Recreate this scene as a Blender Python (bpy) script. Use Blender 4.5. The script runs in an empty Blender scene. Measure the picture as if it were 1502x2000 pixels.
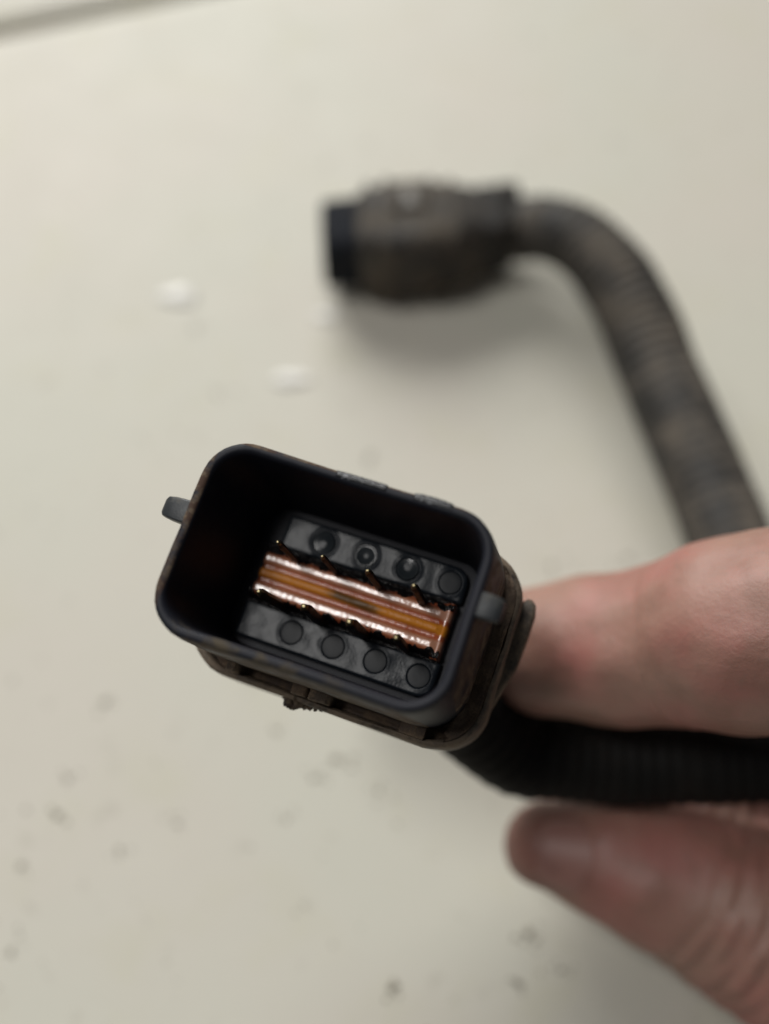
import bpy, bmesh, math, random
import numpy as np
from mathutils import Vector, Matrix, noise

random.seed(4)
S = bpy.context.scene
COL = S.collection
MM = 0.001

# ------------------------------------------------------------------ camera
TILT = math.radians(25.0)
CAM = Vector((0, 0, 182.0))            # millimetres above the work surface
FPX = 1921.0                            # focal length in photo pixels (2000 px high frame)
cam_d = bpy.data.cameras.new("camera")
cam = bpy.data.objects.new("camera", cam_d)
COL.objects.link(cam)
cam.location = CAM * MM
cam.rotation_euler = (TILT, 0, 0)
cam_d.sensor_fit = 'VERTICAL'
cam_d.sensor_height = 24.0
cam_d.lens = 24.0 * FPX / 2000.0
cam_d.clip_start = 0.005
cam_d.clip_end = 20.0
cam_d.dof.use_dof = True
cam_d.dof.focus_distance = 0.1155
cam_d.dof.aperture_fstop = cam_d.lens / 6.2
cam_d.dof.aperture_blades = 0
S.camera = cam
RX = Vector((1, 0, 0)); UP = Vector((0, math.cos(TILT), math.sin(TILT))); FW = Vector((0, math.sin(TILT), -math.cos(TILT)))

def P(px, py, d):
    """world point (mm) that stands d mm in front of the lens along a line of sight"""
    return CAM + d * ((px - 751.0) / FPX * RX + (1000.0 - py) / FPX * UP + FW)

def G(px, py, z=0.0):
    """point on the work surface (height z mm) along a line of sight"""
    r = (px - 751.0) / FPX * RX + (1000.0 - py) / FPX * UP + FW
    t = (z - CAM.z) / r.z
    return CAM + t * r

# ------------------------------------------------------------------ light
w = bpy.data.worlds.new("World"); S.world = w; w.use_nodes = True
w.node_tree.nodes["Background"].inputs[0].default_value = (0.93, 0.97, 1.0, 1)
w.node_tree.nodes["Background"].inputs[1].default_value = 0.075

def area(name, loc, target, sx, sy, power, col):
    l = bpy.data.lights.new(name, 'AREA'); l.shape = 'RECTANGLE'; l.size = sx; l.size_y = sy
    l.energy = power; l.color = col
    o = bpy.data.objects.new(name, l); COL.objects.link(o); o.location = loc
    o.rotation_euler = (Vector(target) - Vector(loc)).to_track_quat('-Z', 'Y').to_euler()
    return o
area("ceiling_lamp", (-0.55, 1.60, 1.10), (0, 0.05, 0.03), 1.5, 1.05, 44.5, (1.0, 0.985, 0.95))
area("overhead_lamp", (-0.42, 0.075, 1.15), (0, 0.0, 0.05), 0.30, 0.18, 4.6, (1.0, 0.98, 0.95))
S.view_settings.view_transform = 'Standard'
S.view_settings.look = 'None'
S.view_settings.exposure = 0.0
S.view_settings.gamma = 1.0

# ------------------------------------------------------------------ node helpers
def new_mat(name):
    m = bpy.data.materials.new(name); m.use_nodes = True
    nt = m.node_tree
    b = nt.nodes["Principled BSDF"]
    return m, nt, b
def N(nt, t, **kw):
    n = nt.nodes.new(t)
    for k, v in kw.items(): setattr(n, k, v)
    return n
def coords(nt):
    return N(nt, 'ShaderNodeTexCoord').outputs['Object']
def tex_noise(nt, scale, detail=4, rough=0.6, dist=0.0, vec=None):
    n = N(nt, 'ShaderNodeTexNoise')
    n.inputs['Scale'].default_value = scale; n.inputs['Detail'].default_value = detail
    n.inputs['Roughness'].default_value = rough; n.inputs['Distortion'].default_value = dist
    nt.links.new(vec if vec is not None else coords(nt), n.inputs['Vector'])
    return n.outputs['Fac']
def ramp(nt, fac, stops):
    r = N(nt, 'ShaderNodeValToRGB')
    el = r.color_ramp.elements
    while len(el) < len(stops): el.new(0.5)
    for e, (p, c) in zip(el, stops):
        e.position = p; e.color = c if len(c) == 4 else (*c, 1)
    nt.links.new(fac, r.inputs['Fac'])
    return r.outputs['Color']
def gray(v): return (v, v, v, 1)
def mix(nt, fac, a, b):
    m = N(nt, 'ShaderNodeMix', data_type='RGBA')
    if isinstance(fac, float): m.inputs[0].default_value = fac
    else: nt.links.new(fac, m.inputs[0])
    for s, i in ((a, 6), (b, 7)):
        if isinstance(s, tuple): m.inputs[i].default_value = s if len(s) == 4 else (*s, 1)
        else: nt.links.new(s, m.inputs[i])
    return m.outputs[2]
def math_n(nt, op, a, b=None, clamp=False):
    m = N(nt, 'ShaderNodeMath', operation=op, use_clamp=clamp)
    for i, s in enumerate((a, b)):
        if s is None: continue
        if isinstance(s, (int, float)): m.inputs[i].default_value = s
        else: nt.links.new(s, m.inputs[i])
    return m.outputs[0]
def bump(nt, bsdf, height, strength, dist):
    b = N(nt, 'ShaderNodeBump'); b.inputs['Strength'].default_value = strength
    b.inputs['Distance'].default_value = dist
    nt.links.new(height, b.inputs['Height']); nt.links.new(b.outputs[0], bsdf.inputs['Normal'])
def smooth_range(nt, v, lo, hi):
    m = N(nt, 'ShaderNodeMapRange', interpolation_type='SMOOTHSTEP')
    nt.links.new(v, m.inputs[0]); m.inputs[1].default_value = lo; m.inputs[2].default_value = hi
    m.inputs[3].default_value = 0; m.inputs[4].default_value = 1
    return m.outputs[0]

# ------------------------------------------------------------------ materials
def plastic(name, base, dirt, dirt_lo, dirt_hi, rough=0.42, scale=350, bumps=0.25, rv=0.4, spec=0.45):
    m, nt, b = new_mat(name)
    n1 = tex_noise(nt, scale, 6, 0.65)
    n2 = tex_noise(nt, scale * 7, 3, 0.6)
    f = smooth_range(nt, math_n(nt, 'ADD', math_n(nt, 'MULTIPLY', n1, 0.75), math_n(nt, 'MULTIPLY', n2, 0.25)), dirt_lo, dirt_hi)
    nt.links.new(mix(nt, f, base, dirt), b.inputs['Base Color'])
    nt.links.new(math_n(nt, 'ADD', math_n(nt, 'MULTIPLY', f, rv), rough), b.inputs['Roughness'])
    bump(nt, b, math_n(nt, 'ADD', n2, math_n(nt, 'MULTIPLY', n1, 1.5)), bumps, 0.00012)
    b.inputs['Specular IOR Level'].default_value = spec
    return m
m, nt, b = new_mat('black_plastic'); M_shell = m
xyz = N(nt, 'ShaderNodeSeparateXYZ'); nt.links.new(coords(nt), xyz.inputs[0])
ax_ = math_n(nt, 'SUBTRACT', math_n(nt, 'MULTIPLY', math_n(nt, 'ABSOLUTE', xyz.outputs[0]), 1000.0), 16.95)
ay_ = math_n(nt, 'SUBTRACT', math_n(nt, 'MULTIPLY', math_n(nt, 'ABSOLUTE', xyz.outputs[1]), 1000.0), 11.32)
outw = smooth_range(nt, math_n(nt, 'MAXIMUM', ax_, ay_), -0.05, 0.10)
n1 = tex_noise(nt, 300, 6, 0.65); n2 = tex_noise(nt, 2100, 3, 0.6)
dust = math_n(nt, 'MULTIPLY', outw, smooth_range(nt, n1, 0.36, 0.56))
low = math_n(nt, 'MULTIPLY', smooth_range(nt, math_n(nt, 'MULTIPLY', xyz.outputs[1], -1000.0), 9.3, 10.9),
             smooth_range(nt, math_n(nt, 'ADD', math_n(nt, 'MULTIPLY', n1, 0.8), math_n(nt, 'MULTIPLY', n2, 0.2)), 0.46, 0.62))
low = math_n(nt, 'MULTIPLY', low, math_n(nt, 'SUBTRACT', 1.0, smooth_range(nt, math_n(nt, 'MULTIPLY', xyz.outputs[0], 1000.0), 3.0, 10.0)))
cc = mix(nt, smooth_range(nt, n1, 0.5, 0.8), (0.013, 0.014, 0.020), (0.021, 0.022, 0.026))
cc = mix(nt, dust, cc, mix(nt, smooth_range(nt, tex_noise(nt, 620, 4), 0.42, 0.58), (0.13, 0.095, 0.064), (0.06, 0.035, 0.025)))
cc = mix(nt, low, cc, (0.070, 0.056, 0.038))
nt.links.new(cc, b.inputs['Base Color'])
nt.links.new(math_n(nt, 'ADD', math_n(nt, 'MULTIPLY', math_n(nt, 'MAXIMUM', dust, low), 0.3), 0.50), b.inputs['Roughness'])
bump(nt, b, math_n(nt, 'ADD', n1, math_n(nt, 'MULTIPLY', n2, 0.6)), 0.3, 0.00012)
b.inputs['Specular IOR Level'].default_value = 0.2
M_collar = plastic('dusty_plastic', (0.030, 0.024, 0.019), (0.17, 0.128, 0.09), 0.33, 0.60, 0.45, 260, 0.5)
M_dirt = plastic('caked_dirt', (0.07, 0.045, 0.030), (0.20, 0.14, 0.09), 0.40, 0.72, 0.6, 420, 0.9)
M_tab = plastic('grey_plastic', (0.028, 0.031, 0.034), (0.075, 0.068, 0.052), 0.50, 0.8, 0.4, 500, 0.2)
M_glint = plastic('glint_flecked_plastic', (0.012, 0.013, 0.016), (0.30, 0.31, 0.33), 0.52, 0.66, 0.25, 900, 0.4, 0.0)  # specular flecks on the lip, painted as whitish noise in the colour
M_cap = plastic('glossy_cap_plastic', (0.020, 0.024, 0.028), (0.026, 0.031, 0.035), 0.42, 0.72, 0.20, 250, 0.01, 0.03, 0.45)
M_strip = plastic('holder_plastic', (0.011, 0.014, 0.019), (0.016, 0.020, 0.025), 0.42, 0.72, 0.24, 250, 0.015, 0.03, 0.10)
M_disc = plastic('dark_cap_plastic', (0.010, 0.012, 0.015), (0.016, 0.018, 0.021), 0.42, 0.72, 0.3, 250, 0.02, 0.03, 0.07)
M_boot = plastic('boot_rubber', (0.012, 0.011, 0.010), (0.040, 0.032, 0.024), 0.45, 0.75, 0.6, 200, 0.5)
M_far = plastic('far_plastic', (0.022, 0.020, 0.018), (0.115, 0.096, 0.073), 0.38, 0.68, 0.55, 160, 0.5)
M_farblue = plastic('far_blue_plastic', (0.013, 0.015, 0.020), (0.036, 0.035, 0.034), 0.45, 0.75, 0.75, 200, 0.3, 0.2, 0.12)
M_conduit = plastic('conduit_plastic', (0.026, 0.025, 0.023), (0.125, 0.108, 0.088), 0.42, 0.62, 0.6, 95, 0.3)
M_cshade = plastic('shaded_conduit', (0.005, 0.0045, 0.004), (0.014, 0.011, 0.009), 0.45, 0.75, 0.7, 120, 0.4, 0.2, 0.2)  # base colour darkened to carry the deep shade between the fingers
M_smear = plastic('brown_dirt', (0.07, 0.05, 0.035), (0.22, 0.16, 0.11), 0.4, 0.6, 0.7, 500, 0.9)
M_sealant = plastic('black_residue', (0.006, 0.005, 0.005), (0.05, 0.026, 0.014), 0.56, 0.72, 0.22, 900, 0.9)
M_pin = plastic('tarnished_metal', (0.012, 0.008, 0.006), (0.14, 0.060, 0.026), 0.48, 0.66, 0.5, 1500, 0.4)
M_speck = plastic('dirt_speck', (0.24, 0.22, 0.175), (0.38, 0.35, 0.29), 0.4, 0.7, 0.7, 700, 0.5)

m, nt, b = new_mat('worn_gold'); M_gold = m
b.inputs['Metallic'].default_value = 1.0; b.inputs['Roughness'].default_value = 0.45
nt.links.new(mix(nt, smooth_range(nt, tex_noise(nt, 2500, 3), 0.45, 0.6), (0.42, 0.36, 0.20), (0.08, 0.06, 0.04)), b.inputs['Base Color'])

m, nt, b = new_mat('orange_seal'); M_seal = m
xyz = N(nt, 'ShaderNodeSeparateXYZ'); nt.links.new(coords(nt), xyz.inputs[0])
u_, v_ = math_n(nt, 'MULTIPLY', xyz.outputs[0], 1000.0), math_n(nt, 'MULTIPLY', xyz.outputs[1], 1000.0)
nA = tex_noise(nt, 450, 5, 0.65); nB = tex_noise(nt, 1700, 4, 0.7); nC = tex_noise(nt, 180, 3, 0.5)
colr = mix(nt, smooth_range(nt, nC, 0.35, 0.65), (0.42, 0.085, 0.028), (0.52, 0.15, 0.06))
ridge = math_n(nt, 'SUBTRACT', 1.0, smooth_range(nt, math_n(nt, 'ABSOLUTE', v_), 0.45, 0.85))
lip_sheen = math_n(nt, 'SUBTRACT', 1.0, smooth_range(nt, math_n(nt, 'ABSOLUTE', math_n(nt, 'SUBTRACT', math_n(nt, 'ABSOLUTE', math_n(nt, 'ADD', v_, 0.07)), 1.9)), 0.40, 0.80))
colr = mix(nt, math_n(nt, 'MULTIPLY', lip_sheen, 0.75), colr, (0.66, 0.34, 0.22))  # broad highlight along both lips painted in as a paler base colour
colr = mix(nt, math_n(nt, 'MULTIPLY', ridge, 0.92), colr, (0.68, 0.25, 0.025))
# black grime that has crept in from both long edges
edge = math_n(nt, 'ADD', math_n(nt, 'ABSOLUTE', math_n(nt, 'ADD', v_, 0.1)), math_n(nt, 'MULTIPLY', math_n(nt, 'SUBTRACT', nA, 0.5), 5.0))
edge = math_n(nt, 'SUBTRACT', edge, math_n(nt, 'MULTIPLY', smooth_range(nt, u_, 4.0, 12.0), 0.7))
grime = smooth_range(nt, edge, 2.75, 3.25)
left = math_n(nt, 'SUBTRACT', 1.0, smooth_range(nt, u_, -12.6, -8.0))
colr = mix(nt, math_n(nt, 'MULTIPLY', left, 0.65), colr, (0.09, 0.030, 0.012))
pit = smooth_range(nt, nB, 0.60, 0.68)
colr = mix(nt, math_n(nt, 'MULTIPLY', pit, 0.3), colr, (0.12, 0.05, 0.02))
smear = math_n(nt, 'MULTIPLY', math_n(nt, 'SUBTRACT', 1.0, smooth_range(nt, math_n(nt, 'ADD', math_n(nt, 'ABSOLUTE', math_n(nt, 'SUBTRACT', u_, 0.2)), math_n(nt, 'MULTIPLY', nA, 3.0)), 3.4, 6.0)),
               math_n(nt, 'SUBTRACT', 1.0, smooth_range(nt, math_n(nt, 'ABSOLUTE', math_n(nt, 'ADD', v_, math_n(nt, 'MULTIPLY', u_, 0.06))), 0.25, 0.80)))
colr = mix(nt, math_n(nt, 'MULTIPLY', smear, 0.82), colr, (0.028, 0.030, 0.018))
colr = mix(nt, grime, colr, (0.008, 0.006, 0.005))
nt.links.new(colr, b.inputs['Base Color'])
b.inputs['Roughness'].default_value = 0.30
nt.links.new(math_n(nt, 'SUBTRACT', 1.0, ridge), b.inputs['Coat Weight']); b.inputs['Coat Roughness'].default_value = 0.25; nt.links.new(math_n(nt, 'SUBTRACT', 0.5, math_n(nt, 'MULTIPLY', ridge, 0.4)), b.inputs['Specular IOR Level']); b.inputs['Coat IOR'].default_value = 1.75
bump(nt, b, tex_noise(nt, 1100, 1), 0.06, 0.00010)

m, nt, b = new_mat('cream_paint'); M_top = m
c1 = mix(nt, smooth_range(nt, tex_noise(nt, 14, 3, 0.5), 0.35, 0.65), (0.582, 0.570, 0.490), (0.596, 0.563, 0.490))
c1 = mix(nt, math_n(nt, 'MULTIPLY', smooth_range(nt, tex_noise(nt, 55, 5, 0.6), 0.50, 0.72), 0.5), c1, (0.56, 0.545, 0.43))
c1 = mix(nt, math_n(nt, 'MULTIPLY', smooth_range(nt, tex_noise(nt, 170, 4, 0.6), 0.60, 0.72), 0.40), c1, (0.40, 0.375, 0.31))
nt.links.new(c1, b.inputs['Base Color'])
nt.links.new(math_n(nt, 'ADD', math_n(nt, 'MULTIPLY', tex_noise(nt, 60, 3), 0.15), 0.50), b.inputs['Roughness'])
bump(nt, b, tex_noise(nt, 120, 4), 0.15, 0.0004)

m, nt, b = new_mat('white_flake'); M_flake = m
nt.links.new(mix(nt, smooth_range(nt, tex_noise(nt, 400, 3), 0.4, 0.6), (0.80, 0.79, 0.75), (0.74, 0.72, 0.67)), b.inputs['Base Color'])
b.inputs['Roughness'].default_value = 0.18

m, nt, b = new_mat('skin'); M_skin = m
s1 = tex_noise(nt, 60, 4, 0.55); s2 = tex_noise(nt, 420, 5, 0.65); s3 = tex_noise(nt, 140, 3, 0.5)
c = mix(nt, smooth_range(nt, s1, 0.35, 0.68), (0.335, 0.190, 0.147), (0.365, 0.150, 0.125))
c = mix(nt, math_n(nt, 'MULTIPLY', smooth_range(nt, s3, 0.46, 0.68), 0.6), c, (0.25, 0.135, 0.10))
c = mix(nt, math_n(nt, 'MULTIPLY', smooth_range(nt, s2, 0.55, 0.75), 0.35), c, (0.20, 0.13, 0.10))
vd = N(nt, 'ShaderNodeVectorMath', operation='DISTANCE'); nt.links.new(coords(nt), vd.inputs[0])
THT = (P(1080, 1655, 158) - P(2400, 1600, 140)) * MM; vd.inputs[1].default_value = THT
grub = math_n(nt, 'SUBTRACT', 1.0, smooth_range(nt, math_n(nt, 'ADD', vd.outputs['Value'], math_n(nt, 'MULTIPLY', s3, 0.012)), 0.012, 0.020))
c = mix(nt, math_n(nt, 'MULTIPLY', grub, 0.75), c, (0.17, 0.075, 0.058))
nt.links.new(c, b.inputs['Base Color'])
b.inputs['Roughness'].default_value = 0.5
b.inputs['Subsurface Weight'].default_value = 0.2
b.inputs['Subsurface Radius'].default_value = (1.0, 0.35, 0.2)
b.inputs['Subsurface Scale'].default_value = 0.0018
bump(nt, b, s2, 0.5, 0.0004)

m, nt, b = new_mat('nail'); M_nail = m
nt.links.new(mix(nt, smooth_range(nt, tex_noise(nt, 200, 3), 0.4, 0.65), (0.30, 0.150, 0.125), (0.24, 0.12, 0.10)), b.inputs['Base Color'])
b.inputs['Roughness'].default_value = 0.5

# ------------------------------------------------------------------ mesh helpers (all in mm)
def link_mesh(name, verts, faces, mat, parent=None, smooth=True, sharp=None):
    me = bpy.data.meshes.new(name)
    me.from_pydata([(v[0] * MM, v[1] * MM, v[2] * MM) for v in verts], [], faces)
    me.materials.append(mat)
    bm = bmesh.new(); bm.from_mesh(me)
    bmesh.ops.recalc_face_normals(bm, faces=bm.faces)
    bm.to_mesh(me); bm.free()
    if smooth:
        me.polygons.foreach_set('use_smooth', [True] * len(me.polygons))
        if sharp is not None: me.set_sharp_from_angle(angle=math.radians(sharp))
    o = bpy.data.objects.new(name, me); COL.objects.link(o)
    if parent is not None: o.parent = parent
    return o
def rr(hu, hv, r, w, cu=0.0, cv=0.0, n=10, m=6):
    pts = []
    r = min(r, hu - 1e-3, hv - 1e-3)
    corners = ((hu - r, hv - r, 0), (-hu + r, hv - r, 90), (-hu + r, -hv + r, 180), (hu - r, -hv + r, 270))
    for k, (x, y, a0) in enumerate(corners):
        arc = [(x + r * math.cos(math.radians(a0 + 90 * i / n)), y + r * math.sin(math.radians(a0 + 90 * i / n))) for i in range(n + 1)]
        pts += arc
        nx, ny, na = corners[(k + 1) % 4]
        e = (nx + r * math.cos(math.radians(na)), ny + r * math.sin(math.radians(na)))
        for j in range(1, m):
            t = j / m
            pts.append((arc[-1][0] * (1 - t) + e[0] * t, arc[-1][1] * (1 - t) + e[1] * t))
    return [(x + cu, y + cv, w) for x, y in pts]
def loft(rings, cap0=False, cap1=False, closed=False):
    n = len(rings[0]); V = [p for r in rings for p in r]; F = []
    K = len(rings)
    for k in range(K if closed else K - 1):
        a, b2 = k * n, ((k + 1) % K) * n
        for i in range(n):
            j = (i + 1) % n
            F.append((a + i, a + j, b2 + j, b2 + i))
    if cap0: F.append(tuple(range(n))[::-1])
    if cap1: F.append(tuple((K - 1) * n + i for i in range(n)))
    return V, F
def jitter(V, amp, freq, seed=0.0):
    out = []
    for v in V:
        q = Vector(v) * freq + Vector((seed, seed * 2, seed * 3))
        d = noise.noise_vector(q)
        out.append((v[0] + d.x * amp, v[1] + d.y * amp, v[2] + d.z * amp))
    return out
def box_vf(c, h, bev=0.15):
    """bevelled box as a loft along z"""
    x, y, z = c; hx, hy, hz = h; bv = min(bev, hx * .6, hy * .6, hz * .6)
    R = [rr(hx - bv, hy - bv, bv, z - hz, x, y, 3, 1), rr(hx, hy, bv * 1.4, z - hz + bv, x, y, 3, 1),
         rr(hx, hy, bv * 1.4, z + hz - bv, x, y, 3, 1), rr(hx - bv, hy - bv, bv, z + hz, x, y, 3, 1)]
    return loft(R, True, True)
def joined(parts):
    V, F = [], []
    for v, f in parts:
        o = len(V); V += list(v); F += [tuple(i + o for i in g) for g in f]
    return V, F
def catmull(pts, per=12):
    """pts: tuples of numbers; returns a smooth resampling"""
    A = [np.array(p, float) for p in pts]
    A = [2 * A[0] - A[1]] + A + [2 * A[-1] - A[-2]]
    out = []
    for i in range(1, len(A) - 2):
        for k in range(per):
            t = k / per
            out.append(0.5 * ((2 * A[i]) + (-A[i - 1] + A[i + 1]) * t + (2 * A[i - 1] - 5 * A[i] + 4 * A[i + 1] - A[i + 2]) * t * t
                              + (-A[i - 1] + 3 * A[i] - 3 * A[i + 1] + A[i + 2]) * t ** 3))
    out.append(A[-2]); return np.array(out)
def resample(path, step):
    d = np.r_[0, np.cumsum(np.linalg.norm(np.diff(path[:, :3], axis=0), axis=1))]
    n = max(2, int(d[-1] / step)); s = np.linspace(0, d[-1], n + 1)
    return np.stack([np.interp(s, d, path[:, i]) for i in range(path.shape[1])], 1), s
def sweep(path, radius, seg=28, sq=None, caps=True, up0=(0, 0, 1)):
    """path Nx3, radius list; sq=(a,b) scales across / upright"""
    n = len(path); T = np.gradient(path, axis=0); T /= np.linalg.norm(T, axis=1)[:, None]
    u = np.array(up0, float); u -= T[0] * u.dot(T[0]); u /= np.linalg.norm(u)
    V = []
    for i in range(n):
        u = u - T[i] * u.dot(T[i]); u /= np.linalg.norm(u)
        s = np.cross(T[i], u)
        a, b2 = sq if sq else (1, 1)
        for k in range(seg):
            t = 2 * math.pi * k / seg
            V.append(tuple(path[i] + radius[i] * (s * math.cos(t) * a + u * math.sin(t) * b2)))
    F = [(i * seg + k, i * seg + (k + 1) % seg, (i + 1) * seg + (k + 1) % seg, (i + 1) * seg + k) for i in range(n - 1) for k in range(seg)]
    if caps: F += [tuple(range(seg))[::-1], tuple((n - 1) * seg + k for k in range(seg))]
    return V, F
def capsule(pts, seg=24, sq=None, up0=(0, 0, 1), step=1.0):
    """chain of (x,y,z,r) with rounded ends"""
    c, s = resample(catmull(pts, 10), step)
    p, r = c[:, :3], c[:, 3]
    t0 = p[0] - p[1]; t0 /= np.linalg.norm(t0); t1 = p[-1] - p[-2]; t1 /= np.linalg.norm(t1)
    head = [(p[0] + t0 * r[0] * math.sin(a), r[0] * math.cos(a)) for a in np.linspace(1.5, 0.15, 9)]
    tail = [(p[-1] + t1 * r[-1] * math.sin(a), r[-1] * math.cos(a)) for a in np.linspace(0.15, 1.5, 9)]
    PP = np.array([h[0] for h in head] + list(p) + [h[0] for h in tail])
    RR = [h[1] for h in head] + list(r) + [h[1] for h in tail]
    return sweep(PP, RR, seg, sq, True, up0)
def thing(name, label, cat, mtx, group=None):
    o = bpy.data.objects.new(name, None); COL.objects.link(o)
    o.matrix_world = mtx; o.empty_display_size = 0.01
    o['label'] = label; o['category'] = cat
    if group: o['group'] = group
    return o

# ================================================================== SETTING: painted work surface with a seam
A, B = G(0, 62), G(345, -10)
sd = (B - A).normalized(); sd.z = 0
td = Vector((-sd.y, sd.x, 0))
def surf_strip(name, prof, lab_mat, kind=True):
    V, F = [], []
    ss = [-500, -250, -150, -100, -75, -50, -25, 0, 25, 50, 75, 100, 150, 250, 500, 800]
    for s in ss:
        for (t, z) in prof:
            p = A + sd * s + td * t
            V.append((p.x, p.y, z))
    n = len(prof)
    for i in range(len(ss) - 1):
        for k in range(n - 1):
            F.append((i * n + k, i * n + k + 1, (i + 1) * n + k + 1, (i + 1) * n + k))
    o = link_mesh(name, V, F, lab_mat)
    if kind: o['kind'] = 'structure'
    return o
R0 = 2.6
prof = [(-700, -30), (-699.9, 0.0), (-400, 0), (-200, 0), (-100, 0), (-60, 0), (-30, 0), (-10, 0), (-4.5, 0)]
prof += [(-4.5 + 4.5 * math.sin(a), -0.55 * R0 * 2 * (1 - math.cos(a))) for a in np.linspace(0.2, math.pi / 2, 7)]
prof += [(0.3, -9)]
surf_strip('work_surface', prof, M_top)
prof = [(2.6, -9)] + [(3.0 + 2.2 * (1 - math.cos(a)), -2.4 + 2.6 * math.sin(a)) for a in np.linspace(0, math.pi / 2, 7)] + [(30, 0.6), (100, 1.2), (300, 1.2)]
surf_strip('adjoining_panel', prof, M_top)
prof = [(-4, -8.9), (0.9, -8.8), (6, -8.9)]

# ================================================================== NEAR CONNECTOR
wv = Vector((-0.155, 0.283, 1.0)).normalized()
uv = Vector((0.956, -0.292, 0.231)); uv = (uv - wv * uv.dot(wv)).normalized()
vv = wv.cross(uv)
def cam2world(v): return RX * v.x + UP * v.y - FW * v.z
U, Vv, W = cam2world(uv), cam2world(vv), cam2world(wv)
O = P(635, 1122, 107)
MX = Matrix(((U.x, Vv.x, W.x, O.x * MM), (U.y, Vv.y, W.y, O.y * MM), (U.z, Vv.z, W.z, O.z * MM), (0, 0, 0, 1)))
near = thing('cable_connector', 'sharp black rectangular socket in the foreground, gold pins and grimy orange seal inside its mouth', 'connector', MX)
def L2W(u, v, w_): return O + U * u + Vv * v + W * w_

# shell: an open box with a rounded lip
HU, HV, CR, TH = 16.9, 11.3, 5.2, 1.2
rings = [rr(HU + .9, HV + .5, CR + .3, -20), rr(HU + .75, HV + .45, CR + .3, -12), rr(HU + .2, HV + .1, CR, -2.2), rr(HU, HV, CR, -0.45),
         rr(HU - .12, HV - .12, CR - .1, -0.12), rr(HU - .38, HV - .38, CR - .3, 0.0),
         rr(HU - TH + .35, HV - TH + .35, CR - TH + .35, -0.02), rr(HU - TH + .1, HV - TH + .1, CR - TH, -0.22),
         rr(HU - TH - .05, HV - TH - .05, CR - TH, -0.8), rr(HU - TH - .35, HV - TH - .3, CR - TH - .2, -6), rr(HU - TH - .75, HV - TH - .6, CR - TH - .6, -13),
         rr(HU - TH - 1.1, HV - TH - .9, CR - TH - .8, -18.0)]
V_, F_ = loft(rings, False, True)
def mouth_warp(v):
    f = min(1.0, max(0.0, (v[2] + 16) / 14.0))
    g = max(0.0, min(1.0, -v[0] / 17.0))
    return (v[0] - f * 1.15 * max(0.0, min(1.0, (6 - v[0]) / 22)), v[1] * (1 + .035 * f * g) + f * .28 * (1 if v[1] > 0 else 0) * min(1, abs(v[1]) / 6), v[2])
V_ = [mouth_warp(v) for v in jitter(V_, 0.05, 0.8)]
link_mesh('shell', V_, F_, M_shell, near, True, 50)
# lip nicks: thin flash worn along the far edge, bright glints painted into its colour
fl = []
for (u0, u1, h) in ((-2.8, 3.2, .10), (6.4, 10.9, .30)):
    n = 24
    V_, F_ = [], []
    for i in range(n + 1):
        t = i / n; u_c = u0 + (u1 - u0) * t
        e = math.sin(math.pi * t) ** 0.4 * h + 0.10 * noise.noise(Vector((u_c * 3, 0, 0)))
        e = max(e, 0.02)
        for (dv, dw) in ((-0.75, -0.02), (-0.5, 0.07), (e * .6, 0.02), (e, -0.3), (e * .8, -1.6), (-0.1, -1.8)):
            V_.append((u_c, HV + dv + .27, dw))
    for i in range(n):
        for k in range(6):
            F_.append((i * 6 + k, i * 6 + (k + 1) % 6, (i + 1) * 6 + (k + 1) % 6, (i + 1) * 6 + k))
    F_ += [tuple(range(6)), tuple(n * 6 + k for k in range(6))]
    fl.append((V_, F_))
link_mesh('worn_lip', *joined(fl), M_glint, near)

# guide tabs left and right
for sgn in (-1, 1):
    R = []
    for (du, hv, hw, cw) in ((-0.5 if sgn < 0 else -1.0, 1.45, .9, -2.0 if sgn < 0 else -1.1), (0.5, 1.42, .9, -2.0), (1.5, 1.35, .85, -2.0), (2.2, 1.2, .75, -2.1), (2.45, .9, .5, -2.2)):
        R.append([(sgn * (HU + .15 + du * (1.4 if sgn < 0 else 1)) - (1.0 if sgn < 0 else 0), y + (2.1 if sgn < 0 else 2.15), z + cw + (.9 if sgn > 0 and cw < -1.5 else 0)) for (y, z, _) in rr(hv, hw, .25, 0, n=3, m=2)])
    link_mesh('guide_tab', *loft(R, True, True), M_tab, near, True, 40)

# collar behind the shell: outer wall, front lip, pocket floor
CU, CV_ = 0.9, -1.15
cr = []
for (du, dv, w_) in ((-1.6, -1.5, -26), (-.3, -.3, -24.5), (0, 0, -23), (0.05, 0.05, -18), (-.02, -.02, -15.8), (-.2, -.2, -15.4), (-.6, -.6, -15.3), (-.85, -.85, -15.6), (-.95, -.95, -17), (-1.0, -1.0, -21.5), (-3.4, -3.0, -21.7)):
    cr.append(rr(19.2 + du, 12.6 + dv, 6.3 + min(du, dv) * .5, w_, CU, CV_))
V_, F_ = loft(cr, False, False)
V_ = jitter(V_, 0.22, 0.35, 3.0)
link_mesh('collar', V_, F_, M_collar, near, True, 60)
# pocket ribs between collar and shell, along the lower side and right side
def rib(name, u, v0, v1, hw, wf, mat=M_dirt):
    V_, F_ = box_vf((u, (v0 + v1) / 2, (wf - 21.5) / 2), (hw, abs(v1 - v0) / 2, (wf + 21.5) / 2), .2)
    V_ = jitter(V_, 0.18, 1.2, u)
    return link_mesh(name, V_, F_, mat, near, True, 50)
rib('collar_rib', -10.7, -11.0, -13.0, .62, -12.8, M_smear)
rib('collar_rib', -1.9, -11.1, -13.0, .9, -13.8)
rib('collar_rib', 0.9, -11.1, -13.0, 1.2, -12.6, M_smear)
rib('collar_rib', 12.5, -11.1, -13.0, 1.5, -14.2)
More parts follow.
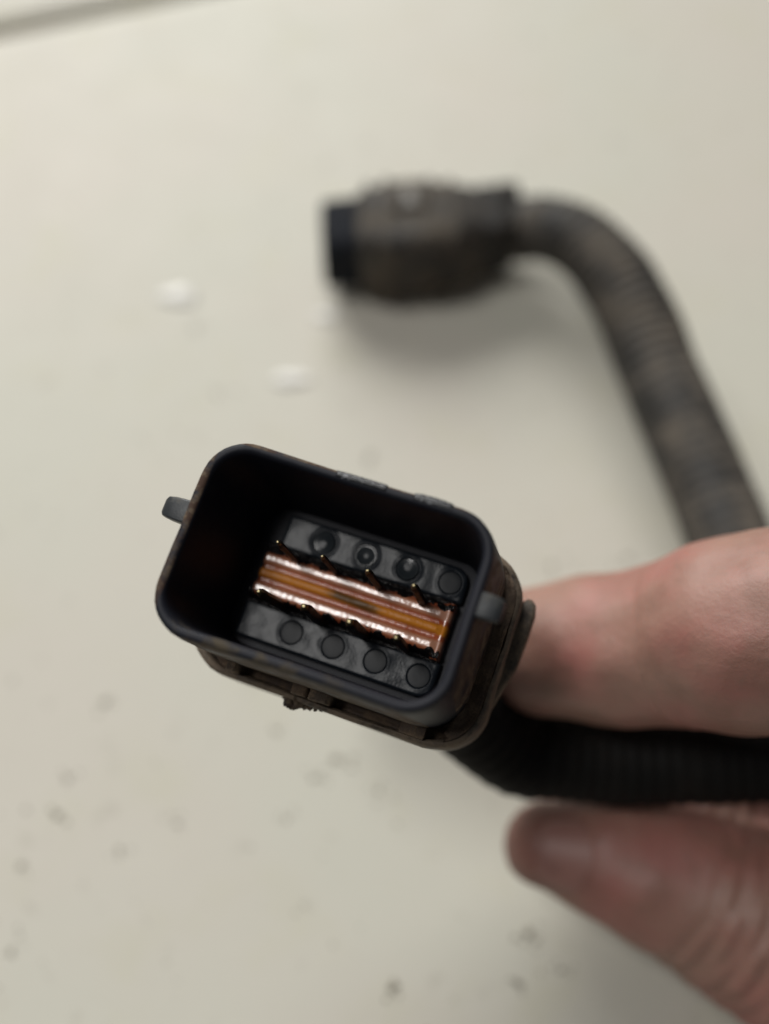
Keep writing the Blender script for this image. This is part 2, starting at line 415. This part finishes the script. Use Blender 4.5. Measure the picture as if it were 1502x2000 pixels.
# caked dirt filling the gap between collar and shell
R = []
for q in range(7):
    t = q / 6
    a = rr(17.5, 11.7, 5.4, 0); c = rr(18.5, 11.9, 5.7, 0, CU, CV_)
    row = []
    for p0, p1 in zip(a, c):
        x, y = p0[0] * (1 - t) + p1[0] * t, p0[1] * (1 - t) + p1[1] * t
        z = -15.0 if x > 16 else (-17.6 if y < -10.5 else -17.0)
        z += 1.0 * noise.noise(Vector((x * .5, y * .5, 5))) + .5 * noise.noise(Vector((x * 2, y * 2, 1)))
        row.append((x, y, z))
    R.append(row)
link_mesh('pocket_dirt', *loft(R), M_dirt, near)
def crumb(c, s, seed, flat=.5, n1=7, n2=10):
    V_, F_ = [], []
    for i in range(n1 + 1):
        th = math.pi * i / n1
        for k in range(n2):
            ph = 2 * math.pi * k / n2
            d = Vector((math.sin(th) * math.cos(ph), math.sin(th) * math.sin(ph), math.cos(th)))
            r = s * (1 + .35 * noise.noise(d * 1.7 + Vector((seed, 0, 0))))
            V_.append((c[0] + d.x * r, c[1] + d.y * r, c[2] + d.z * r * flat))
    F_ = [(i * n2 + k, i * n2 + (k + 1) % n2, (i + 1) * n2 + (k + 1) % n2, (i + 1) * n2 + k) for i in range(n1) for k in range(n2)]
    return V_, F_
# broken stub of the latch under the collar
rs = random.Random(11); bits = []
for (x, y, z, r) in ((-3.4, -13.6, -16.5, .8), (-3.2, -14.1, -16.3, .65), (-2.5, -14.2, -16.6, .6), (-2.0, -13.8, -16.2, .75), (-1.2, -13.9, -16.5, .42), (-.5, -13.75, -16.4, .45), (.3, -13.7, -16.3, .35), (.9, -13.65, -16.5, .3), (-2.9, -14.5, -16.6, .35), (-2.2, -13.3, -15.9, .7)):
    V_, F_ = crumb((x, y, z), r, rs.uniform(0, 50), .9, 9, 12)
    bits.append((jitter(V_, .22, 2.4, x), F_))
link_mesh('broken_latch_stub', *joined(bits), M_shell, near)

# ear standing off the right side of the collar
ear = []
for (v_c, u_c, w_c, hu_, hw_) in ((7.7, 20.6, -20.4, .35, .3), (7.2, 20.7, -20.4, .8, .9), (6.0, 20.7, -20.6, 1.1, 1.3), (3.0, 20.4, -21.0, 1.35, 1.8), (-1.0, 20.0, -21.6, 1.5, 2.0), (-4.5, 19.2, -22.2, 1.3, 1.9), (-7.4, 19.2, -23, .6, 1.2)):
    ear.append([(x + u_c, v_c, y + w_c) for (x, y, _) in rr(hu_, hw_, .5, 0, n=4, m=2)])
link_mesh('latch_ear', *loft(ear, True, True), M_collar, near, True, 60)
# rear body
rb = [rr(17.2, 10.6, 5.4, -21.5, CU, CV_ + .2), rr(17.0, 10.4, 5.4, -27, CU, CV_), rr(15.5, 9.6, 5.4, -30, CU + .6, CV_ - .2), rr(11.5, 8.6, 5.2, -34, CU + 2, CV_ - .6), rr(9.2, 8.0, 5.2, -38, CU + 3, CV_ - 1)]
link_mesh('rear_housing', jitter(loft(rb, True, True)[0], .15, .4), loft(rb, True, True)[1], M_collar, near, True, 60)

# contact holder: two strips with wells, built as relief
PITCH = 5.64
CAPU = [2.4 + PITCH * (i - 1.5) for i in range(4)]
def strip(v0, v1, cv_, u0, u1, seed, slope):
    nu, nv = 330, 56
    V_, F_ = [], []
    for i in range(nu + 1):
        for k in range(nv + 1):
            u_c = u0 + (u1 - u0) * i / nu
            cr_ = 2.0; x_ = max(0.0, u_c - (u1 - cr_)); cut = cr_ - math.sqrt(max(0.0, cr_ ** 2 - (x_ * .999) ** 2))
            va, vb = (v0 + cut, v1) if v0 < 0 else (v0, v1 - cut)
            v_c = va + (vb - va) * k / nv
            h = -16.6 + slope * (v_c - (v0 + v1) / 2)
            h += .05 * noise.noise(Vector((u_c * .5, v_c * .5, seed))) + .006 * noise.noise(Vector((u_c * 4, v_c * 4, seed)))
            for q, cu_ in enumerate(CAPU):
                d = math.hypot(u_c - cu_, v_c - cv_)
                if d < 1.50: h -= .20 * min(1.0, (1.50 - d) / .13)
                elif d < 2.2: h += (.055 if v0 > 0 else .02) * (0.5 + .5 * math.cos((d - 1.50) / .70 * math.pi))
            # end and edge rounding
            eu = min(u_c - u0, u1 - u_c); ev = min(v_c - va, vb - v_c)
            if eu < .5: h -= (.5 - eu) ** 2 * 1.5
            if ev < .35: h -= (.35 - ev) ** 2 * 2.5
            # chamfered outer corner at the right end
            V_.append((u_c, v_c, h))
    W2 = nv + 1
    F_ = [(i * W2 + k, i * W2 + k + 1, (i + 1) * W2 + k + 1, (i + 1) * W2 + k) for i in range(nu) for k in range(nv)]
    # skirt down to the floor
    b0 = len(V_)
    loop = [i * W2 for i in range(nu + 1)] + [nu * W2 + k for k in range(1, W2)] + [i * W2 + nv for i in range(nu - 1, -1, -1)] + [k for k in range(nv - 1, 0, -1)]
    for i in loop: V_.append((V_[i][0], V_[i][1], -18.2))
    for q in range(len(loop)):
        F_.append((loop[q], loop[(q + 1) % len(loop)], b0 + (q + 1) % len(loop), b0 + q))
    return link_mesh('contact_holder', V_, F_, M_strip, near, True, 75)
strip(3.9, 8.3, 6.1, -11.6, 13.0, 1.0, .03)
strip(-8.4, -3.7, -6.0, -13.2, 13.0, 4.0, -.02)
# round caps in the wells
def lathe(prof, seg=28):
    V_, F_ = [], []
    for (r, z) in prof:
        for k in range(seg):
            a = 2 * math.pi * k / seg; V_.append((r * math.cos(a), r * math.sin(a), z))
    n = len(prof)
    for i in range(n - 1):
        for k in range(seg):
            F_.append((i * seg + k, i * seg + (k + 1) % seg, (i + 1) * seg + (k + 1) % seg, (i + 1) * seg + k))
    F_.append(tuple((n - 1) * seg + k for k in range(seg)))
    return V_, F_
flat = lathe([(1.37, -.8), (1.37, -.05), (1.34, -.01), (1.1, 0), (.6, 0), (.1, 0)])
dish = lathe([(1.38, -.8), (1.38, .0), (1.33, .05), (1.24, .05), (1.12, .01), (.9, -.05), (.5, -.15), (.05, -.24)])
fm = dm = None
for row, cv_ in ((0, 6.1), (1, -6.0)):
    for q, cu_ in enumerate(CAPU):
        is_dish = row == 0 and q < 3
        src = dm if is_dish else fm
        if src is None:
            o = link_mesh('round_cap', *(dish if is_dish else flat), M_cap if is_dish else M_disc, near, True, 25)
            if is_dish: dm = o
            else: fm = o
        else:
            o = src.copy(); COL.objects.link(o); o.parent = near
        o.rotation_euler = ((.10, -.16, .3), (.0, .0, .1), (-.13, .05, .7), (.0, .0, 0))[q] if row == 0 else (random.uniform(-.02, .02), random.uniform(-.02, .02), q)
        o.location = (cu_ * MM, cv_ * MM, (-16.62 + (.02 if row == 0 else 0)) * MM)

# orange seal
def seal_h(u, v):
    r = abs(v)
    h = 1.05
    h += .80 * math.exp(-((v - 1.9) / .80) ** 4) + .9 * math.exp(-((v + 2.05) / .92) ** 4)
    h += .80 * math.exp(-(v / .62) ** 4 * .8)
    h += .06 * noise.noise(Vector((u * .45, v * .5, 2))) + .02 * noise.noise(Vector((u * 2.6, v * 2.6, 8)))
    e = max(0, r - 2.9); h -= e * e * 2.2
    # flattened right end block
    t = min(1, max(0, (u - 11.2) / .7)); h = h * (1 - t) + (1.55 - e * e) * t
    eu = min(u + 12.6, 12.6 - u)
    if eu < .5: h -= (.5 - eu) ** 2 * 3
    return h
nu, nv = 260, 84
V_, F_ = [], []
for i in range(nu + 1):
    for k in range(nv + 1):
        u_c = -12.6 + 25.2 * i / nu
        lim = 3.55 + .22 * noise.noise(Vector((u_c * 1.1, 3, 0)))
        v_c = (-1 + 2 * k / nv) * 3.55
        if abs(v_c) > 3.0: v_c *= 1 + (lim / 3.55 - 1) * (abs(v_c) - 3.0) / .55
        V_.append((u_c, v_c, -17.0 + seal_h(u_c, v_c)))
W2 = nv + 1
F_ = [(i * W2 + k, i * W2 + k + 1, (i + 1) * W2 + k + 1, (i + 1) * W2 + k) for i in range(nu) for k in range(nv)]
loop = [i * W2 for i in range(nu + 1)] + [nu * W2 + k for k in range(1, W2)] + [i * W2 + nv for i in range(nu - 1, -1, -1)] + [k for k in range(nv - 1, 0, -1)]
b0 = len(V_)
for i in loop: V_.append((V_[i][0], V_[i][1], -18.2))
F_ += [(loop[q], loop[(q + 1) % len(loop)], b0 + (q + 1) % len(loop), b0 + q) for q in range(len(loop))]
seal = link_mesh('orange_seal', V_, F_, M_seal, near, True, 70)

# ragged black residue along both long sides of the seal
for sgn, vc in ((1, 3.25), (-1, -3.3)):
    nu, nv = 240, 12
    V_, F_ = [], []
    for i in range(nu + 1):
        u_c = -12.9 + 25.4 * i / nu
        q = Vector((u_c * .75, sgn * 7, 0)); q2 = Vector((u_c * 2.9, sgn * 3, 4))
        inner = .75 + .6 * noise.noise(q) + .40 * noise.noise(q2)
        outer = .75 + .30 * noise.noise(q + Vector((0, 0, 9))) + .22 * noise.noise(q2 * 1.3)
        for k in range(nv + 1):
            t = k / nv
            v_c = vc + sgn * (-inner + (inner + outer) * t)
            bell = math.sin(math.pi * t) ** .7
            base = -17.0 + max(seal_h(max(-12, min(12, u_c)), v_c), .2) if t < .6 else -16.7
            V_.append((u_c, v_c, base - .12 + (.32 + .22 * noise.noise(Vector((u_c * 2.2, v_c * 2.2, 3)))) * bell))
    W2 = nv + 1
    F_ = [(i * W2 + k, i * W2 + k + 1, (i + 1) * W2 + k + 1, (i + 1) * W2 + k) for i in range(nu) for k in range(nv)]
    link_mesh('black_residue', V_, F_, M_sealant, near)

# eight contact pins
pin_v = [( .30, -17.0), (.34, -15.0), (.33, -7.0), (.33, -4.6)]
pinm = tipm = None
for row, cv_ in ((0, 2.3), (1, -3.85)):
    for q in range(4):
        u_c = .85 + PITCH * (q - 1.5)
        if pinm is None:
            V_, F_ = loft([rr(.40, .36, .1, -11.4, n=2, m=1), rr(.44, .38, .1, -8.0, n=2, m=1), rr(.40, .40, .1, -3 + 1.5, n=2, m=1), rr(.46, .38, .1, -.6, n=2, m=1), rr(.3, .3, .1, 0, n=2, m=1)], True, True)
            V_ = jitter(V_, .12, 2.0)
            pin = link_mesh('contact_pin', V_, F_, M_pin, near, True, 40)
            tip = link_mesh('pin_tip', *loft([rr(.30, .30, .08, -.05, n=2, m=1), rr(.30, .30, .08, .35, n=2, m=1), rr(.12, .12, .05, .8, n=2, m=1)], True, True), M_gold, pin, True, 30)
            pinm, tipm = pin, tip
        else:
            pin = pinm.copy(); COL.objects.link(pin); pin.parent = near
            tip = tipm.copy(); COL.objects.link(tip); tip.parent = pin
        pin.location = ((u_c - .7) * MM, (cv_ + .38) * MM, -6.4 * MM)
        pin.scale = (random.uniform(.7, 1.0), random.uniform(.7, 1.0), 1) if row == 0 else (random.uniform(.95, 1.3), random.uniform(.95, 1.3), 1)
        pin.rotation_euler = (random.uniform(-.03, .03), random.uniform(-.03, .03), random.uniform(-1.2, 1.2))

# conduit leaving the back of the near connector, to the right
def corrugated(name, pts, R, mat, parent, pitch=2.3, amp=.55, seg=32, inv=None, R2=None, fade=1e9):
    c, s = resample(catmull([tuple(p) for p in pts], 14), pitch / 6)
    rad = []
    for x in s:
        am = amp * (1 - .85 * min(1, max(0, (x - fade) / 14))) * (1 + .5 * noise.noise(Vector((x * .25, 0, 0))))
        base = R + ((R2 - R) * min(1, x / 35) if R2 else 0) + .35 * noise.noise(Vector((x * .09, 5, 0)))
        rad.append(base + am * (.5 * math.tanh(2.2 * math.sin(2 * math.pi * x / pitch + 1.2 * noise.noise(Vector((x * .15, 9, 0)))) )- .5))
    V_, F_ = sweep(c[:, :3], rad, seg)
    if inv is not None: V_ = [tuple(inv @ Vector(v)) for v in V_]
    return link_mesh(name, V_, F_, mat, parent, True, 60)
MXmm = Matrix(MX); MXmm.translation = O
inv = MXmm.inverted()
b0p = L2W(5.2, -2.2, -35)
pts = [L2W(4.2, -2.0, -30), b0p, P(985, 1452, 150), P(1090, 1475, 152), P(1230, 1484, 152), P(1400, 1482, 150), P(1600, 1476, 148), P(1850, 1500, 150), P(2100, 1600, 155)]
corrugated('conduit', pts, 6.9, M_cshade, near, 2.5, .2, inv=inv)

# ================================================================== FAR CONNECTOR lying on the surface
fc = P(820, 462, 217); fd = (P(1010, 425, 216) - P(640, 465, 219)); fd.z = 0; fd.normalize()
fs = Vector((0, 0, 1)).cross(fd)         # across, pointing away from the camera
FM = Matrix(((fd.x, fs.x, 0, fc.x * MM), (fd.y, fs.y, 0, fc.y * MM), (0, 0, 1, 0), (0, 0, 0, 1)))
FMmm = Matrix(FM); FMmm.translation = (fc.x, fc.y, 0)
far = thing('cable_connector', 'blurred dusty connector lying on the cream surface, ribbed conduit curving off its right end', 'connector', FM)
def xloft(rows, name, mat, jit=.25, sharp=50):
    R = []
    for (x, hy, hz, r, cy, cz) in rows:
        R.append([(x, a, b2) for (a, b2, _) in rr(hy, hz, r, 0, cy, cz, 6, 4)])
    V_, F_ = loft(R, True, True)
    return link_mesh(name, jitter(V_, jit, .3, 1.0), F_, mat, far, True, sharp)
ZC = 11.0
xloft([(-21.5, 6.4, 6.3, 2.5, -1.2, ZC), (-21.0, 7.3, 7.2, 3, -1.2, ZC), (-11, 7.8, 7.8, 3, -1, ZC)], 'plug_nose', M_farblue)
xloft([(-13.6, 7.7, 7.7, 3.5, -1, ZC), (-12.8, 8.8, 8.5, 4, -1, ZC), (-8, 10.3, 9.4, 4.4, -.8, ZC), (-2, 10.5, 9.7, 4.6, -.8, ZC), (6, 9.6, 9.3, 4.6, -.2, ZC), (11, 8.4, 8.6, 4.6, .4, ZC), (14.5, 7.0, 7.6, 4.4, .9, ZC)], 'housing', M_far, .75)
for x, hy in ((-11.0, 9.3), (-7.0, 10.5), (2.0, 10.2), (6.6, 9.5)):
    xloft([(x - .8, hy - .4, 9.0, 4.2, -.7, ZC), (x - .6, hy + .5, 10.1, 4.4, -.7, ZC), (x + .6, hy + .5, 10.1, 4.4, -.7, ZC), (x + .8, hy - .3, 9.1, 4.2, -.7, ZC)], 'housing_ridge', M_far, .4)
xloft([(12.5, 6.6, 7.0, 3, .8, ZC), (13.2, 7.8, 8.0, 3, 1.0, ZC), (17.0, 7.4, 7.8, 3, 1.1, ZC), (19.8, 6.8, 7.4, 3, 1.2, ZC), (20.4, 6.2, 6.6, 3, 1.2, ZC)], 'end_cap', M_boot, .4)
V_, F_ = box_vf((-3.2, 2.0, ZC + 9.3), (4.6, 3.0, 1.1), .5)
link_mesh('latch', V_, F_, M_far, far, True, 40)
V_, F_ = box_vf((-2.4, 1.6, ZC + 10.45), (1.3, 2.0, .3), .3)
o = link_mesh('latch_button', V_, F_, M_flake, far, True, 40)
m, nt, b = new_mat('pale_grey_plastic')
nt.links.new(mix(nt, tex_noise(nt, 300), (0.16, 0.155, 0.145), (0.24, 0.23, 0.21)), b.inputs['Base Color']); b.inputs['Roughness'].default_value = .5
o.data.materials[0] = m
V_, F_ = box_vf((19.4, 6.2, ZC + 3.6), (2.6, 2.8, 3.2), .8)
link_mesh('end_clip', jitter(V_, .3, .4), F_, M_boot, far, True, 50)
inv2 = FMmm.inverted()
e0 = FMmm @ Vector((15, .8, ZC)); e1 = FMmm @ Vector((22, .6, ZC))
pts = [e0, e1, P(1062, 446, 214), P(1130, 470, 210), P(1190, 528, 206), P(1240, 610, 202), P(1288, 730, 197), P(1345, 860, 192), P(1398, 985, 187), P(1445, 1110, 182), P(1500, 1260, 178), P(1570, 1400, 174), P(1680, 1560, 168), P(1850, 1700, 162)]
corrugated('conduit', pts, 6.6, M_conduit, far, 2.4, .6, inv=inv2, R2=7.9, fade=48)

# ================================================================== HAND
def pr(px, py, d, r): 
    p = P(px, py, d); return (p.x, p.y, p.z, r)
idx = [pr(1050, 1270, 147, 9.6), pr(1120, 1266, 145, 10.6), pr(1230, 1266, 141, 11.2), pr(1330, 1256, 137, 11.9), pr(1440, 1240, 131, 13.5), pr(1600, 1230, 127, 13.4), pr(1760, 1240, 125, 12.0), pr(2050, 1300, 124, 12.8), pr(2400, 1420, 128, 14)]
thb = [pr(1070, 1652, 158, 7.0), pr(1130, 1662, 158, 8.8), pr(1200, 1682, 157, 10.0), pr(1290, 1715, 156, 11.4), pr(1390, 1756, 155, 13.0), pr(1520, 1822, 152, 14.4), pr(1700, 1950, 144, 12.6), pr(1950, 2020, 144, 14.5), pr(2300, 1960, 145, 17)]
mid_ = [pr(1190, 1480, 168, 7.5), pr(1300, 1530, 168, 8.6), pr(1450, 1555, 167, 9.4), pr(1650, 1560, 162, 10.0), pr(1950, 1480, 152, 11), pr(2400, 1420, 142, 13)]
rng = [pr(1750, 1560, 170, 8.0), pr(1650, 1440, 172, 8.8), pr(1720, 1360, 172, 9.4), pr(1950, 1340, 166, 10.2), pr(2400, 1440, 158, 12)]
pky = [pr(2020, 1600, 172, 7.0), pr(1930, 1480, 176, 7.6), pr(2000, 1400, 177, 8.2), pr(2150, 1380, 176, 9.0), pr(2420, 1460, 172, 11)]
palm = [([pr(2150, 1480, 128, 13), pr(2450, 1520, 130, 16), pr(2900, 1650, 132, 19)]), ([pr(2200, 1750, 145, 14), pr(2500, 1720, 142, 18), pr(2900, 1720, 140, 21)]),
        ([pr(2250, 1480, 155, 12), pr(2500, 1520, 155, 15), pr(2900, 1680, 150, 18)]), ([pr(2350, 1560, 170, 10), pr(2550, 1580, 168, 12), pr(2900, 1720, 158, 17)]),
        ([pr(1830, 1560, 136, 6.0), pr(1990, 1600, 137, 9), pr(2200, 1640, 138, 14)]), ([pr(2800, 1690, 142, 22), pr(3300, 1800, 146, 24), pr(4200, 2000, 160, 30)])]
chains = [idx, thb, mid_, rng, pky] + palm
V_, F_ = joined([capsule(c, 28, None, (0, .1, 1), 1.5) for c in chains])
ho = P(2400, 1600, 140)
tmp = link_mesh('hand_tmp', [tuple(Vector(v) - ho) for v in V_], F_, M_skin)
rm = tmp.modifiers.new('r', 'REMESH'); rm.mode = 'VOXEL'; rm.voxel_size = 0.0009
sm = tmp.modifiers.new('s', 'SMOOTH'); sm.factor = 0.5; sm.iterations = 6
dg = bpy.context.evaluated_depsgraph_get(); dg.update()
me = bpy.data.meshes.new_from_object(tmp.evaluated_get(dg))
bpy.data.objects.remove(tmp)
me.name = 'hand'
co = np.empty(len(me.vertices) * 3); me.vertices.foreach_get('co', co); co = co.reshape(-1, 3) * 1000 + np.array(ho)
nr = np.empty(len(me.vertices) * 3); me.vertices.foreach_get('normal', nr); nr = nr.reshape(-1, 3)
def crease(p0, axis, offs, depth, width, reach):
    global co
    ax = np.array(axis, float); ax /= np.linalg.norm(ax); d = co - np.array(p0)
    t = d @ ax; rad = np.linalg.norm(d - t[:, None] * ax, axis=1)
    wgt = np.clip((reach - rad) / 4, 0, 1)
    side = d @ np.cross(ax, (0, 0, 1))
    for o_, dd in offs:
        tt = t - o_ - .05 * side + .35 * np.sin(side * .6 + o_)
        co -= nr * (depth * dd * wgt * np.exp(-(tt / width) ** 2))[:, None]
        co += nr * (depth * dd * .6 * wgt * np.exp(-((tt - width * 2) / (width * 1.4)) ** 2))[:, None]
tA, tB = P(1390, 1778, 146), P(1520, 1858, 145)
crease(P(1390, 1756, 155), tB - tA, ((-4.0, .8), (-1.6, 1.2), (.6, 1.0), (2.8, 1.3), (5.2, .9), (8, .7)), .50, .7, 19)
crease(P(1330, 1262, 136), P(1440, 1252, 131) - P(1330, 1262, 136), ((-1.5, .6), (0.8, .5)), .30, .5, 15)
nz = np.array([noise.noise(Vector(p) * .16) for p in co])
co += nr * (nz * .5)[:, None]
me.vertices.foreach_set('co', ((co - np.array(ho)) / 1000).ravel()); me.update()
me.polygons.foreach_set('use_smooth', [True] * len(me.polygons))
me.materials.clear(); me.materials.append(M_skin)
hand = bpy.data.objects.new('hand', me); COL.objects.link(hand); hand.location = ho * MM
hand['label'] = 'bare hand from the right, thumb and forefinger pinching the cable behind the sharp socket'
hand['category'] = 'hand'
# thumbnail: curved plate on the camera side of the thumb tip
def nail(p_tip, p_base, r0, r1, facing, width):
    a = np.array(p_tip); bb = np.array(p_base); ax = (bb - a); Ln = np.linalg.norm(ax); ax /= Ln
    f = np.array(facing, float); f -= ax * f.dot(ax); f /= np.linalg.norm(f); s = np.cross(ax, f)
    V_, F_ = [], []
    nL, nW = 16, 14
    for lay in (0, 1):
        for i in range(nL + 1):
            t = i / nL
            wd = width * min(1, (math.sin(math.pi * min(1, .18 + t * 1.0)) ** .35 if t < .35 else 1)) * (1 if t < .8 else 1 - (t - .8) * 1.2)
            for k in range(nW + 1):
                ang = (-1 + 2 * k / nW) * wd
                r = (r0 + (r1 - r0) * t) + .25 - lay * .5 - .25 * (abs(-1 + 2 * k / nW)) ** 3
                V_.append(tuple(a + ax * Ln * t + r * (f * math.cos(ang) + s * math.sin(ang) * .95)))
    W2 = nW + 1; Q = (nL + 1) * W2
    for lay in (0, 1):
        F_ += [(lay * Q + i * W2 + k, lay * Q + i * W2 + k + 1, lay * Q + (i + 1) * W2 + k + 1, lay * Q + (i + 1) * W2 + k) for i in range(nL) for k in range(nW)]
    loop = [i * W2 for i in range(nL + 1)] + [nL * W2 + k for k in range(1, W2)] + [i * W2 + nW for i in range(nL - 1, -1, -1)] + [k for k in range(nW - 1, 0, -1)]
    F_ += [(loop[q], loop[(q + 1) % len(loop)], Q + loop[(q + 1) % len(loop)], Q + loop[q]) for q in range(len(loop))]
    return V_, F_
V_, F_ = nail(P(1045, 1647, 158), P(1160, 1670, 157.5), 6.6, 8.9, -FW + UP * .12, .85)
o = link_mesh('thumbnail', [tuple(Vector(v) - ho) for v in V_], F_, M_nail, hand)

# ================================================================== crumbs and flakes on the surface
def flake(px, py, s, lab, seed, st=(1.6, 1)):
    g = G(px, py)
    rs = random.Random(seed * 7)
    V_, F_ = joined([crumb((rs.uniform(-.6, .8) * s * (q > 0), rs.uniform(-.4, .4) * s * (q > 0), s * .1), s * (.62 if q == 0 else rs.uniform(.25, .5)), seed + q, .2, 10, 16) for q in range(5)])
    V_ = [(x * st[0], y * st[1], z) for x, y, z in V_]
    o = link_mesh('paint_flake', V_, F_, M_flake); o.location = g * MM
    o['label'] = lab; o['category'] = 'flake'; o['group'] = 'white flakes on the cream surface'
flake(352, 578, 3.2, 'largest white flake on the cream surface, far left of the blurred connector', 1)
flake(560, 742, 2.7, 'small white flake lying lowest, above the mouth of the sharp socket', 5)
flake(640, 618, 2.0, 'faint pale flake right under the left end of the blurred connector', 9)
parts = []
spots = [(725, 890, 1.2), (1078, 1105, 1.1), (1225, 1090, 1.1), (655, 1482, 1.5), (690, 1478, .9), (612, 1520, 1.0), (740, 1545, .9), (112, 1592, 1.4), (205, 1372, 1.2), (232, 1660, .8),
         (1030, 1822, 1.5), (1048, 1838, .9), (765, 1930, 1.5), (1008, 1918, 1.1), (345, 1610, .8), (380, 640, 1.1), (425, 768, .9), (130, 1520, .9), (1095, 1895, .8), (40, 1690, .9), (20, 1860, .9), (540, 1430, .8), (560, 1600, .7), (1200, 280, .7)]
for q, (x, y, s) in enumerate(spots):
    for r in range(6):
        g = G(x + random.gauss(0, 13) * (r > 0), y + random.gauss(0, 11) * (r > 0))
        parts.append(crumb((g.x, g.y, .05), s * (.5 if r == 0 else random.uniform(.15, .35)), q * 3 + r, .3))
for q in range(260):
    g = G(random.uniform(-200, 1700), random.uniform(-50, 2100))
    parts.append(crumb((g.x, g.y, .05), abs(random.gauss(.12, .10)) + .05, q, .5, 4, 6))
o = link_mesh('dirt_crumbs', *joined(parts), M_speck); o['kind'] = 'stuff'
o['label'] = 'scattered dark dirt crumbs on the cream surface'
bpy.context.view_layer.update()
